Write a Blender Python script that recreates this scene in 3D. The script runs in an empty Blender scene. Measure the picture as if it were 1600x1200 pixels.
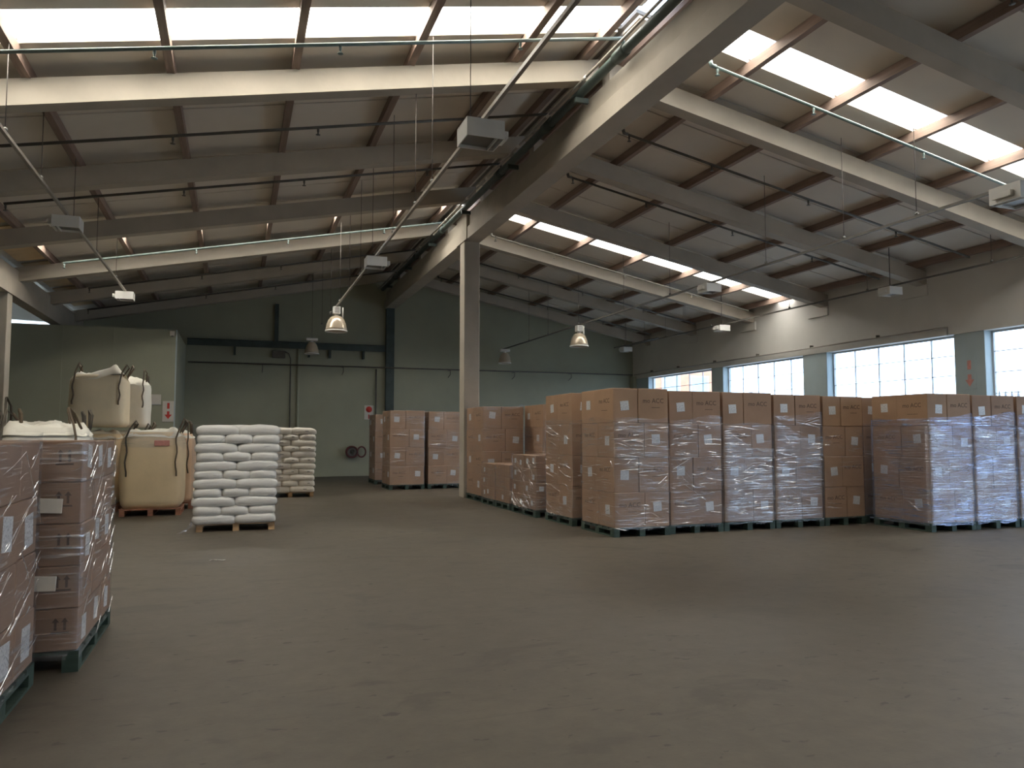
import bpy, bmesh, math, random
from mathutils import Vector, noise, Matrix

random.seed(7)
scene = bpy.context.scene
COL = scene.collection

# ------------------------------------------------------------------ camera, world, light, exposure
cam_d = bpy.data.cameras.new('camera')
cam_d.sensor_width = 36.0
cam_d.lens = 27.0
cam_d.clip_end = 400
cam = bpy.data.objects.new('camera', cam_d)
COL.objects.link(cam)
cam.location = (0, 0, 1.6)
cam.rotation_euler = (math.radians(90 + 3.814), 0, math.radians(-19.758))
scene.camera = cam

scene.view_settings.view_transform = 'Standard'
scene.view_settings.look = 'None'
scene.view_settings.exposure = 0.0
scene.view_settings.gamma = 1.0
scene.view_settings.use_curve_mapping = False
try:
    scene.cycles.transparent_max_bounces = 16
    scene.cycles.max_bounces = 8
    scene.cycles.use_adaptive_sampling = True
    scene.cycles.adaptive_threshold = 0.02
    scene.cycles.diffuse_bounces = 5
    scene.cycles.sample_clamp_indirect = 6.0
    scene.cycles.use_denoising = True
except Exception:
    pass

world = bpy.data.worlds.new('sky')
scene.world = world
world.use_nodes = True
bg = world.node_tree.nodes['Background']
bg.inputs[0].default_value = (0.60, 0.77, 1.0, 1)
bg.inputs[1].default_value = 5.5

S = 1.045                                  # shell measured in units of 1/S metre about the eye


def sz(z):
    return 1.6 + (z - 1.6) * S


XC = 5.5 * S                               # spine beam
XW = 16.06 * S                             # inner face of right wall
XE = -5.0 * S                              # left eave beam
XL = -9.6 * S                              # outer left wall
YB = 29.3 * S                              # inner face of rear wall
YF = -9.0                                  # wall behind the viewer
SKY_R = [(-0.85 * S, -0.2 * S), (9.15 * S, 9.8 * S), (19.1 * S, 19.75 * S)]
SKY_L = [(-0.6 * S, 0.1 * S), (9.55 * S, 10.28 * S), (19.1 * S, 19.8 * S)]


def zraf(x):                               # underside of the rafters, metres
    u = x / S
    return sz(7.35 - (0.193 * (u - 5.5) if u > 5.5 else 0.2 * (5.5 - u)))


RAF_H, PUR_H = 0.36, 0.17
ROOF = RAF_H + PUR_H


def area(name, loc, rot, sx, sy, power, color, portal=False):
    l = bpy.data.lights.new(name, 'AREA')
    l.shape = 'RECTANGLE'
    l.size, l.size_y = sx, sy
    l.energy = power
    l.color = color
    if portal:
        l.cycles.is_portal = True
    o = bpy.data.objects.new(name, l)
    COL.objects.link(o)
    o.location = loc
    o.rotation_euler = rot
    return o


SKYLIGHT_W = 50.0                          # watts per square metre of translucent sheet
for strips, xa, xb in ((SKY_R, XC + .45, XW - .1), (SKY_L, XE + .5, XC - .45)):
    for (y0, y1) in strips:
        xm = (xa + xb) / 2
        tilt = math.atan2(zraf(xb) - zraf(xa), xb - xa)
        L = (xb - xa) / math.cos(tilt)
        area('skylight_daylight', (xm, (y0 + y1) / 2, zraf(xm) + ROOF + .22), (0, -tilt, 0),
             L, y1 - y0, SKYLIGHT_W * (1.35 if strips is SKY_L else 1.05) * L * (y1 - y0), (1.0, 0.89, 0.74))
WIN = [(23.55 * S, 28.05 * S), (18.8 * S, 22.85 * S), (13.6 * S, 17.8 * S), (8.6 * S, 12.8 * S)]
WZ0, WZ1 = 2.1, sz(4.0)
for (y0, y1) in WIN:
    area('window_daylight', (XW + .45, (y0 + y1) / 2, (WZ0 + WZ1) / 2), (0, math.radians(90), 0), WZ1 - WZ0, y1 - y0, 1, (1, 1, 1), True)
DOOR = (-1.5, 7.0, 4.6)
area('door_daylight', (XW + .45, (DOOR[0] + DOOR[1]) / 2, DOOR[2] / 2), (0, math.radians(90), 0), DOOR[2], DOOR[1] - DOOR[0], 1, (1, 1, 1), True)


# ------------------------------------------------------------------ materials
def mat_new(name):
    m = bpy.data.materials.new(name)
    m.use_nodes = True
    nt = m.node_tree
    b = nt.nodes['Principled BSDF']
    return m, nt, b


def noise_node(nt, scale, detail=4, vec=None, rough=0.55, dist=0.0):
    n = nt.nodes.new('ShaderNodeTexNoise')
    n.inputs['Scale'].default_value = scale
    n.inputs['Detail'].default_value = detail
    n.inputs['Roughness'].default_value = rough
    n.inputs['Distortion'].default_value = dist
    if vec is not None:
        nt.links.new(vec, n.inputs['Vector'])
    return n


def coords(nt, kind='Object', scale=(1, 1, 1), rot=(0, 0, 0)):
    t = nt.nodes.new('ShaderNodeTexCoord')
    mp = nt.nodes.new('ShaderNodeMapping')
    mp.inputs['Scale'].default_value = scale
    mp.inputs['Rotation'].default_value = rot
    if kind == 'World':
        g = nt.nodes.new('ShaderNodeNewGeometry')
        nt.links.new(g.outputs['Position'], mp.inputs['Vector'])
    else:
        nt.links.new(t.outputs[kind], mp.inputs['Vector'])
    return mp.outputs['Vector']


def ramp(nt, fac, stops):
    r = nt.nodes.new('ShaderNodeValToRGB')
    e = r.color_ramp.elements
    while len(e) < len(stops):
        e.new(0.5)
    for i, (p, c) in enumerate(stops):
        e[i].position = p
        e[i].color = c if len(c) == 4 else (*c, 1)
    nt.links.new(fac, r.inputs['Fac'])
    return r.outputs['Color']


def plain(name, c, rough=0.6, var=0.18, scale=6.0, metal=0.0, bump=0.0, spec=0.4, world=True, stretch=(1, 1, 1)):
    """painted / raw surface with a mottled tone and faint relief"""
    m, nt, b = mat_new(name)
    v = coords(nt, 'World' if world else 'Object', stretch)
    n = noise_node(nt, scale, 5, v)
    lo = tuple(x * (1 - var) for x in c)
    hi = tuple(min(1, x * (1 + var)) for x in c)
    col = ramp(nt, n.outputs['Fac'], [(0.3, lo), (0.7, hi)])
    nt.links.new(col, b.inputs['Base Color'])
    b.inputs['Roughness'].default_value = rough
    b.inputs['Metallic'].default_value = metal
    b.inputs['Specular IOR Level'].default_value = spec
    if bump:
        bp = nt.nodes.new('ShaderNodeBump')
        bp.inputs['Strength'].default_value = bump
        bp.inputs['Distance'].default_value = 0.02
        n2 = noise_node(nt, scale * 7, 4, v)
        nt.links.new(n2.outputs['Fac'], bp.inputs['Height'])
        nt.links.new(bp.outputs['Normal'], b.inputs['Normal'])
    return m


def floor_mat():
    m, nt, b = mat_new('worn_concrete_floor')
    v = coords(nt, 'World')
    big = noise_node(nt, 0.22, 5, v, 0.6, 0.4)
    base = ramp(nt, big.outputs['Fac'], [(0.3, (0.074, 0.062, 0.047)), (0.5, (0.096, 0.081, 0.062)), (0.62, (0.118, 0.101, 0.078)), (0.74, (0.175, 0.15, 0.117))])
    fine = noise_node(nt, 5.0, 8, v, 0.7)
    fcol = ramp(nt, fine.outputs['Fac'], [(0.3, (0.82, 0.82, 0.82)), (0.7, (1.1, 1.1, 1.1))])
    mul = nt.nodes.new('ShaderNodeMixRGB'); mul.blend_type = 'MULTIPLY'; mul.inputs[0].default_value = 1
    nt.links.new(base, mul.inputs[1]); nt.links.new(fcol, mul.inputs[2])
    # damp dark blotches and spilled oil
    vs = coords(nt, 'World', (1.0, 1.7, 1), (0, 0, 0.35))
    st = noise_node(nt, 1.05, 6, vs, 0.62, 0.6)
    sfac = ramp(nt, st.outputs['Fac'], [(0.57, (0, 0, 0)), (0.64, (0.65, 0.65, 0.65))])
    mx = nt.nodes.new('ShaderNodeMixRGB'); nt.links.new(sfac, mx.inputs[0])
    nt.links.new(mul.outputs[0], mx.inputs[1]); mx.inputs[2].default_value = (0.06, 0.05, 0.04, 1)
    # small drips
    vd = coords(nt, 'World', (1.4, 2.6, 1), (0, 0, 0.5))
    dr = noise_node(nt, 3.9, 3, vd, 0.55, 0.3)
    dfac = ramp(nt, dr.outputs['Fac'], [(0.655, (0, 0, 0)), (0.69, (0.75, 0.75, 0.75))])
    mx2 = nt.nodes.new('ShaderNodeMixRGB'); nt.links.new(dfac, mx2.inputs[0])
    nt.links.new(mx.outputs[0], mx2.inputs[1]); mx2.inputs[2].default_value = (0.035, 0.029, 0.023, 1)
    # fine scratches from forklifts
    vr = coords(nt, 'World', (0.35, 9, 1), (0, 0, -0.4))
    sc = noise_node(nt, 2.2, 3, vr, 0.5, 0.8)
    scf = ramp(nt, sc.outputs['Fac'], [(0.66, (0, 0, 0)), (0.70, (0.35, 0.35, 0.35))])
    mx3 = nt.nodes.new('ShaderNodeMixRGB'); nt.links.new(scf, mx3.inputs[0])
    nt.links.new(mx2.outputs[0], mx3.inputs[1]); mx3.inputs[2].default_value = (0.06, 0.05, 0.04, 1)
    nt.links.new(mx3.outputs[0], b.inputs['Base Color'])
    rr = ramp(nt, big.outputs['Fac'], [(0.3, (0.42,) * 3), (0.7, (0.6,) * 3)])
    nt.links.new(rr, b.inputs['Roughness'])
    b.inputs['Specular IOR Level'].default_value = 0.35
    bp = nt.nodes.new('ShaderNodeBump'); bp.inputs['Strength'].default_value = 0.12; bp.inputs['Distance'].default_value = 0.02
    nt.links.new(fine.outputs['Fac'], bp.inputs['Height']); nt.links.new(bp.outputs['Normal'], b.inputs['Normal'])
    return m


def film_mat(name, density, tint=(0.86, 0.88, 0.92), rot=0.0):
    """clear stretch film: mostly see-through and shiny, with milky stretch wrinkles"""
    m, nt, b = mat_new(name)
    nt.nodes.remove(b)
    out = nt.nodes['Material Output']
    v = coords(nt, 'World', (1.3, 1.3, 36), (rot, rot * .7, 0))
    n1 = noise_node(nt, 1.4, 4, v, 0.62, 0.35)
    v2 = coords(nt, 'World', (0.9, 0.9, 2.2), (0.3 + rot, 0.5, 0.2))
    n2 = noise_node(nt, 1.5, 3, v2, 0.5, 0.9)
    s1 = ramp(nt, n1.outputs['Fac'], [(0.53, (0, 0, 0)), (0.63, (1, 1, 1))])
    s2 = ramp(nt, n2.outputs['Fac'], [(0.40, (0.10,) * 3), (0.62, (1, 1, 1))])
    ml = nt.nodes.new('ShaderNodeMath'); ml.operation = 'MULTIPLY'
    nt.links.new(s1, ml.inputs[0]); nt.links.new(s2, ml.inputs[1])
    # milky wrinkles + sheen
    ma = nt.nodes.new('ShaderNodeMath'); ma.operation = 'MULTIPLY_ADD'; ma.use_clamp = True
    nt.links.new(ml.outputs[0], ma.inputs[0]); ma.inputs[1].default_value = 1.15 * density; ma.inputs[2].default_value = 0.10 * density
    mb = nt.nodes.new('ShaderNodeMath'); mb.operation = 'MULTIPLY_ADD'; mb.use_clamp = True
    nt.links.new(s2, mb.inputs[0]); mb.inputs[1].default_value = 0.16 * density; nt.links.new(ma.outputs[0], mb.inputs[2])
    tr = nt.nodes.new('ShaderNodeBsdfTransparent')
    tr.inputs[0].default_value = (0.97, 0.97, 0.98, 1)
    gl = nt.nodes.new('ShaderNodeBsdfGlossy'); gl.inputs['Color'].default_value = (*tint, 1); gl.inputs['Roughness'].default_value = 0.2
    df = nt.nodes.new('ShaderNodeBsdfDiffuse'); df.inputs['Color'].default_value = (*tint, 1)
    bp = nt.nodes.new('ShaderNodeBump'); bp.inputs['Strength'].default_value = 0.7; bp.inputs['Distance'].default_value = 0.02
    nt.links.new(n1.outputs['Fac'], bp.inputs['Height'])
    nt.links.new(bp.outputs['Normal'], gl.inputs['Normal'])
    m1 = nt.nodes.new('ShaderNodeMixShader'); m1.inputs[0].default_value = 0.28
    nt.links.new(gl.outputs[0], m1.inputs[1]); nt.links.new(df.outputs[0], m1.inputs[2])
    mix = nt.nodes.new('ShaderNodeMixShader')
    nt.links.new(mb.outputs[0], mix.inputs[0]); nt.links.new(tr.outputs[0], mix.inputs[1]); nt.links.new(m1.outputs[0], mix.inputs[2])
    nt.links.new(mix.outputs[0], out.inputs['Surface'])
    return m


def glass_mat(name, c, clear):
    m, nt, b = mat_new(name)
    out = nt.nodes['Material Output']
    tr = nt.nodes.new('ShaderNodeBsdfTransparent'); tr.inputs[0].default_value = (*c, 1)
    b.inputs['Base Color'].default_value = (0.8, 0.85, 0.85, 1); b.inputs['Roughness'].default_value = 0.1
    mix = nt.nodes.new('ShaderNodeMixShader'); mix.inputs[0].default_value = 1 - clear
    nt.links.new(tr.outputs[0], mix.inputs[1]); nt.links.new(b.outputs[0], mix.inputs[2])
    nt.links.new(mix.outputs[0], out.inputs['Surface'])
    return m


def skylight_mat():
    m, nt, b = mat_new('translucent_roof_sheet')
    out = nt.nodes['Material Output']
    tr = nt.nodes.new('ShaderNodeBsdfTransparent'); tr.inputs[0].default_value = (0.95, 0.95, 0.93, 1)
    tl = nt.nodes.new('ShaderNodeBsdfTranslucent'); tl.inputs[0].default_value = (0.9, 0.9, 0.86, 1)
    mix = nt.nodes.new('ShaderNodeMixShader'); mix.inputs[0].default_value = 0.3
    nt.links.new(tr.outputs[0], mix.inputs[1]); nt.links.new(tl.outputs[0], mix.inputs[2])
    nt.links.new(mix.outputs[0], out.inputs['Surface'])
    return m


def sticker_mat():
    m, nt, b = mat_new('printed_paper_label')
    v = coords(nt, 'Object', (1, 1, 1))
    w = nt.nodes.new('ShaderNodeTexNoise'); w.inputs['Scale'].default_value = 60; w.inputs['Detail'].default_value = 2
    nt.links.new(v, w.inputs['Vector'])
    col = ramp(nt, w.outputs['Fac'], [(0.36, (0.38, 0.38, 0.39)), (0.5, (0.66, 0.66, 0.66))])
    nt.links.new(col, b.inputs['Base Color'])
    b.inputs['Roughness'].default_value = 0.5
    return m


M = {}
M['floor'] = floor_mat()
M['beige'] = plain('beige_painted_concrete', (0.43, 0.385, 0.32), 0.75, 0.08, 1.6, bump=0.15)
M['roof'] = plain('pale_roof_lining', (0.68, 0.62, 0.54), 0.7, 0.05, 0.9)
M['roofback'] = plain('dark_roof_sheet', (0.20, 0.18, 0.16), 0.8, 0.1, 1.0)
M['purlin'] = plain('brown_stained_purlin', (0.26, 0.185, 0.15), 0.7, 0.2, 3.0, stretch=(6, .4, 6))
M['green'] = plain('grey_green_wall_paint', (0.35, 0.355, 0.265), 0.65, 0.07, 0.7, bump=0.08)
M['darkgreen'] = plain('dark_green_steel', (0.055, 0.075, 0.068), 0.5, 0.2, 3)
M['whitewall'] = plain('off_white_wall_paint', (0.64, 0.62, 0.58), 0.75, 0.06, 0.8, bump=0.08)
M['bluegrey'] = plain('hazy_blue_grey_paint', (0.42, 0.50, 0.52), 0.6, 0.08, 1.0)  # bluish window haze on the piers put into the colour
M['pipe'] = plain('dark_grey_pipe', (0.12, 0.11, 0.095), 0.45, 0.2, 5)
M['teal'] = plain('grey_teal_painted_pipe', (0.22, 0.29, 0.28), 0.4, 0.15, 4)
M['tealdark'] = plain('dull_teal_pipe', (0.10, 0.13, 0.125), 0.5, 0.15, 4)
M['ply'] = plain('tan_plywood', (0.62, 0.45, 0.25), 0.7, 0.12, 2.0)
M['trunkgrey'] = plain('dull_grey_trunking', (0.15, 0.14, 0.125), 0.5, 0.12, 5)
M['galv'] = plain('galvanised_conduit', (0.34, 0.31, 0.27), 0.45, 0.12, 5, metal=0.35)
M['wire'] = plain('thin_steel_wire', (0.12, 0.10, 0.09), 0.5, 0.1, 5)
M['white'] = plain('white_enamel', (0.74, 0.72, 0.68), 0.35, 0.05, 4)
M['lampdark'] = plain('grey_lamp_aperture', (0.16, 0.155, 0.145), 0.35, 0.1, 5)
M['bell'] = plain('tan_reflector', (0.62, 0.52, 0.40), 0.22, 0.06, 5, metal=0.35)
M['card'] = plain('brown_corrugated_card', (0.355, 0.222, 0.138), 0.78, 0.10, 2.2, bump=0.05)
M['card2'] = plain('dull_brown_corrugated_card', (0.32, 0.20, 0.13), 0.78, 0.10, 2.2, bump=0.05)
M['card3'] = plain('shaded_brown_corrugated_card', (0.265, 0.165, 0.108), 0.78, 0.10, 2.2, bump=0.05)  # foreground shade put into a darker copy of the card brown
M['ink'] = plain('dark_brown_print', (0.085, 0.054, 0.038), 0.8, 0.1, 8)
M['tape'] = plain('brown_packing_tape', (0.33, 0.20, 0.12), 0.35, 0.1, 4)
M['sticker'] = sticker_mat()
M['film'] = film_mat('clear_stretch_film', 0.42)
M['film_dense'] = film_mat('heavy_sky_tinted_film', 1.0, (0.60, 0.69, 0.95))  # blue of the reflected door daylight put into the film tint
M['film_diag'] = film_mat('slanting_stretch_film', 0.55, rot=0.55)
M['film_light'] = film_mat('thin_stretch_film', 0.18)
def fold_mat():
    m, nt, b = mat_new('bunched_film_fold')
    nt.nodes.remove(b)
    out = nt.nodes['Material Output']
    tr = nt.nodes.new('ShaderNodeBsdfTransparent')
    gl = nt.nodes.new('ShaderNodeBsdfGlossy'); gl.inputs['Color'].default_value = (0.95, 0.96, 1, 1); gl.inputs['Roughness'].default_value = 0.22
    df = nt.nodes.new('ShaderNodeBsdfDiffuse'); df.inputs['Color'].default_value = (0.85, 0.86, 0.9, 1)
    m1 = nt.nodes.new('ShaderNodeMixShader'); m1.inputs[0].default_value = 0.4
    nt.links.new(gl.outputs[0], m1.inputs[1]); nt.links.new(df.outputs[0], m1.inputs[2])
    v = coords(nt, 'World', (7, 7, 7))
    n = noise_node(nt, 1.0, 2, v)
    f = ramp(nt, n.outputs['Fac'], [(0.35, (0.12,) * 3), (0.65, (0.8,) * 3)])
    mix = nt.nodes.new('ShaderNodeMixShader')
    nt.links.new(f, mix.inputs[0]); nt.links.new(tr.outputs[0], mix.inputs[1]); nt.links.new(m1.outputs[0], mix.inputs[2])
    nt.links.new(mix.outputs[0], out.inputs['Surface'])
    return m


M['fold'] = fold_mat()
M['greenpallet'] = plain('green_painted_pallet_wood', (0.036, 0.062, 0.050), 0.7, 0.3, 4, stretch=(1, 6, 6))
M['pallet'] = plain('raw_pallet_wood', (0.42, 0.27, 0.14), 0.75, 0.25, 4, stretch=(1, 6, 6))
M['redpallet'] = plain('red_brown_pallet_wood', (0.26, 0.12, 0.075), 0.75, 0.25, 4, stretch=(1, 6, 6))
M['sack'] = plain('white_plastic_sack', (0.80, 0.78, 0.73), 0.26, 0.05, 3, bump=0.12, spec=0.6)
M['sack2'] = plain('cream_woven_sack', (0.78, 0.73, 0.65), 0.5, 0.06, 3, bump=0.12)
M['bagcream'] = plain('cream_woven_bulk_bag', (0.82, 0.70, 0.50), 0.6, 0.06, 2.0, bump=0.1)
M['bagtan'] = plain('yellowed_woven_bulk_bag', (0.74, 0.59, 0.38), 0.6, 0.06, 2.0, bump=0.1)
M['bagwhite'] = plain('white_woven_bulk_bag', (0.80, 0.76, 0.66), 0.55, 0.06, 2.5, bump=0.15)
M['bagpink'] = plain('pink_tinged_bulk_bag', (0.72, 0.50, 0.33), 0.6, 0.12, 2.0, bump=0.1)
M['strap'] = plain('dark_brown_webbing', (0.115, 0.085, 0.055), 0.8, 0.2, 8)
M['strapblack'] = plain('black_webbing', (0.08, 0.066, 0.05), 0.8, 0.2, 8)
M['pinkprint'] = plain('faded_pink_print', (0.62, 0.28, 0.24), 0.6, 0.2, 9)
M['red'] = plain('red_sign_print', (0.50, 0.045, 0.035), 0.5, 0.1, 6)
M['signwhite'] = plain('white_sign_board', (0.66, 0.62, 0.56), 0.5, 0.04, 6)
M['reelred'] = plain('faded_red_hose_reel', (0.13, 0.032, 0.03), 0.5, 0.2, 8)
M['glass'] = glass_mat('window_glass', (0.96, 0.98, 1.0), 0.94)
M['skylight'] = skylight_mat()
M['frame'] = plain('grey_steel_window_frame', (0.55, 0.57, 0.58), 0.5, 0.1, 4)
M['asphalt'] = plain('sunlit_yard_concrete', (0.60, 0.58, 0.54), 0.9, 0.1, 0.6)  # paled in place of sunlight, to bounce more light up to the roof
M['brick'] = plain('orange_brick_render', (0.70, 0.33, 0.20), 0.8, 0.15, 2.0)
M['fence'] = plain('galvanised_palisade', (0.30, 0.31, 0.33), 0.5, 0.1, 4, metal=0.3)
M['debris'] = plain('pale_scrap_of_film', (0.45, 0.43, 0.40), 0.4, 0.1, 8)


# ------------------------------------------------------------------ geometry helpers
def wloc(o):
    v = Vector((0, 0, 0))
    while o is not None:
        v = v + o.location
        o = o.parent
    return v


def link(name, data, loc, parent=None):
    o = bpy.data.objects.new(name, data)
    COL.objects.link(o)
    if parent is not None:
        o.parent = parent
        o.location = Vector(loc) - wloc(parent)
    else:
        o.location = loc
    return o


def tag(o, label=None, cat=None, group=None, kind=None):
    if label: o['label'] = label
    if cat: o['category'] = cat
    if group: o['group'] = group
    if kind: o['kind'] = kind
    return o


def thing(name, loc, label, cat, group=None, kind=None):
    return tag(link(name, None, loc), label, cat, group, kind)


def part_empty(name, loc, parent):
    return link(name, None, loc, parent)


_boxes = {}


def box_mesh(sx, sy, sz_, mat, bev):
    k = (round(sx, 4), round(sy, 4), round(sz_, 4), mat, round(bev, 4))
    if k in _boxes:
        return _boxes[k]
    bm = bmesh.new()
    bmesh.ops.create_cube(bm, size=1)
    for v in bm.verts:
        v.co = Vector((v.co.x * sx, v.co.y * sy, v.co.z * sz_))
    if bev:
        bmesh.ops.bevel(bm, geom=bm.edges[:], offset=bev, segments=1, affect='EDGES')
    me = bpy.data.meshes.new('block')
    bm.to_mesh(me); bm.free()
    me.materials.append(M[mat])
    _boxes[k] = me
    return me


def box(name, mat, x0, x1, y0, y1, z0, z1, parent=None, bev=0.0):
    return link(name, box_mesh(x1 - x0, y1 - y0, z1 - z0, mat, bev), ((x0 + x1) / 2, (y0 + y1) / 2, (z0 + z1) / 2), parent)


def mesh_obj(name, verts, faces, mat, parent=None, smooth=False, origin=None):
    if origin is None:
        n = len(verts)
        origin = Vector((sum(v[0] for v in verts) / n, sum(v[1] for v in verts) / n, sum(v[2] for v in verts) / n))
    origin = Vector(origin)
    me = bpy.data.meshes.new(name)
    me.from_pydata([tuple(Vector(v) - origin) for v in verts], [], faces)
    me.materials.append(M[mat])
    if smooth:
        for p in me.polygons: p.use_smooth = True
    me.update()
    bm = bmesh.new(); bm.from_mesh(me)
    bmesh.ops.recalc_face_normals(bm, faces=bm.faces[:])
    bm.to_mesh(me); bm.free()
    return link(name, me, origin, parent)


def prism_y(name, mat, pts, y0, y1, parent=None):
    """polygon in x,z extruded along y"""
    n = len(pts)
    v = [(x, y0, z) for x, z in pts] + [(x, y1, z) for x, z in pts]
    f = [list(range(n)), list(range(2 * n - 1, n - 1, -1))]
    for i in range(n):
        j = (i + 1) % n
        f.append([i, i + n, j + n, j])
    return mesh_obj(name, v, f, mat, parent)


def tube_geo(pts, r, n=8, closed=False, flat=None):
    pts = [Vector(p) for p in pts]
    verts, faces = [], []
    prev = None
    m = len(pts)
    for i, p in enumerate(pts):
        a = pts[i - 1] if (i > 0 or closed) else pts[i]
        b = pts[(i + 1) % m] if (i < m - 1 or closed) else pts[i]
        t = (b - a).normalized()
        if prev is None:
            u = t.orthogonal().normalized()
        else:
            u = prev - t * prev.dot(t)
            u = u.normalized() if u.length > 1e-6 else t.orthogonal().normalized()
        prev = u
        w = t.cross(u)
        for k in range(n):
            an = 2 * math.pi * k / n
            ru = r
            rw = r if flat is None else flat
            verts.append(p + u * math.cos(an) * ru + w * math.sin(an) * rw)
    segs = m if closed else m - 1
    for i in range(segs):
        for k in range(n):
            a = i * n + k; b = i * n + (k + 1) % n
            c = ((i + 1) % m) * n + (k + 1) % n; d = ((i + 1) % m) * n + k
            faces.append([a, b, c, d])
    if not closed:
        faces.append(list(range(n))[::-1]); faces.append(list(range((m - 1) * n, m * n)))
    return verts, faces


def tube(name, mat, pts, r, parent=None, n=8, closed=False, flat=None):
    v, f = tube_geo(pts, r, n, closed, flat)
    return mesh_obj(name, v, f, mat, parent, smooth=True)


def lathe(name, mat, prof, loc, parent=None, n=24):
    verts, faces = [], []
    for (r, z) in prof:
        for k in range(n):
            a = 2 * math.pi * k / n
            verts.append((loc[0] + r * math.cos(a), loc[1] + r * math.sin(a), loc[2] + z))
    for i in range(len(prof) - 1):
        for k in range(n):
            faces.append([i * n + k, i * n + (k + 1) % n, (i + 1) * n + (k + 1) % n, (i + 1) * n + k])
    return mesh_obj(name, verts, faces, mat, parent, smooth=True, origin=loc)


_text = {}


def text_mesh(body, height, mat, ext=0.0008):
    k = (body, height, mat)
    if k in _text:
        return _text[k]
    cu = bpy.data.curves.new('lettering', 'FONT')
    cu.body = body
    cu.size = height
    cu.align_x = 'CENTER'; cu.align_y = 'CENTER'
    cu.extrude = ext
    cu.resolution_u = 2
    o = bpy.data.objects.new('lettering_source', cu)
    COL.objects.link(o)
    dg = bpy.context.evaluated_depsgraph_get()
    me = bpy.data.meshes.new_from_object(o.evaluated_get(dg))
    bpy.data.objects.remove(o)
    me.materials.clear(); me.materials.append(M[mat])
    _text[k] = me
    return me


FACE_ROT = {'-y': (math.radians(90), 0, 0), '-x': (math.radians(90), 0, math.radians(-90)), '+x': (math.radians(90), 0, math.radians(90))}


def text_on(name, body, height, mat, loc, face, parent, roll=0.0):
    o = link(name, text_mesh(body, height, mat), loc, parent)
    o.rotation_euler = FACE_ROT[face]
    return o


# ------------------------------------------------------------------ the shell
fl = box('floor', 'floor', XL, XW + .4, YF, YB + .3, -0.2, 0.0)
tag(fl, 'stained grey brown concrete warehouse floor', 'floor', kind='structure')

# rear wall (gable)
ztop = lambda x: zraf(x) + ROOF + .05
wb = prism_y('wall_rear', 'green', [(XE - .2, 0), (XW + .4, 0), (XW + .4, ztop(XW + .4)), (XC, ztop(XC)), (XE - .2, ztop(XE - .2))], YB, YB + .3)
tag(wb, 'grey green painted rear gable wall', 'wall', kind='structure')
box('lower_panel', 'green', XL, XE - .2, YB, YB + .3, 0, sz(4.7), wb)
prism_y('upper_panel', 'whitewall', [(XL, sz(5.52)), (XE - .2, sz(5.36)), (XE - .2, sz(6.4)), (XL, sz(6.4))], YB, YB + .3, wb)
box('pane', 'skylight', XL, XE - .2, YB + .12, YB + .14, sz(4.7), sz(5.52), wb)
# pilaster of dark green steel in the middle of the rear wall
pil = tag(link('trim_1', None, (XC, YB - .12, 0)), 'dark green steel post in the middle of the rear wall', 'post', kind='structure')
box('flange', 'darkgreen', XC - .16, XC + .16, YB - .24, YB - .21, 0, sz(6.5), pil)
box('web', 'darkgreen', XC - .02, XC + .02, YB - .21, YB - .03, 0, sz(6.5), pil)
box('flange', 'darkgreen', XC - .16, XC + .16, YB - .03, YB, 0, sz(6.5), pil)

# right wall
TOPR = zraf(XW) + RAF_H
wr = box('wall_right', 'whitewall', XW, XW + .4, DOOR[1] + .1, YB + .3, WZ1, TOPR + .25)
tag(wr, 'off white wall above the row of high windows', 'wall', kind='structure')
box('lower_wall', 'whitewall', XW + .05, XW + .4, DOOR[1] + .1, YB + .3, 0, WZ0, wr)
edges = [YB + .3] + [e for w in WIN for e in (w[1], w[0])] + [DOOR[1] + .1]
for a, b in zip(edges[0::2], edges[1::2]):
    box('pier', 'bluegrey', XW + .04, XW + .4, b, a, WZ0, WZ1, wr, .01)
box('wall_beside_door', 'whitewall', XW, XW + .4, YF, DOOR[0], 0, TOPR + .25, wr)
box('wall_over_door', 'whitewall', XW, XW + .4, DOOR[0], DOOR[1] + .1, DOOR[2], TOPR + .25, wr)
box('corner_post', 'green', XW - .14, XW + .02, YB - .3, YB, 0, WZ1 + .1, wr)
for x in (XW - .02,):
    for y in (11.3, 14.7, 18.1, 21.4, 24.8):
        box('shadow_patch', 'whitewall', x - .03, x + .03, y * S - .5, y * S + .35, TOPR - .62, TOPR - .34, wr)  # thin wall-coloured blocks in place of shadow patches under the rafter ends

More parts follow.
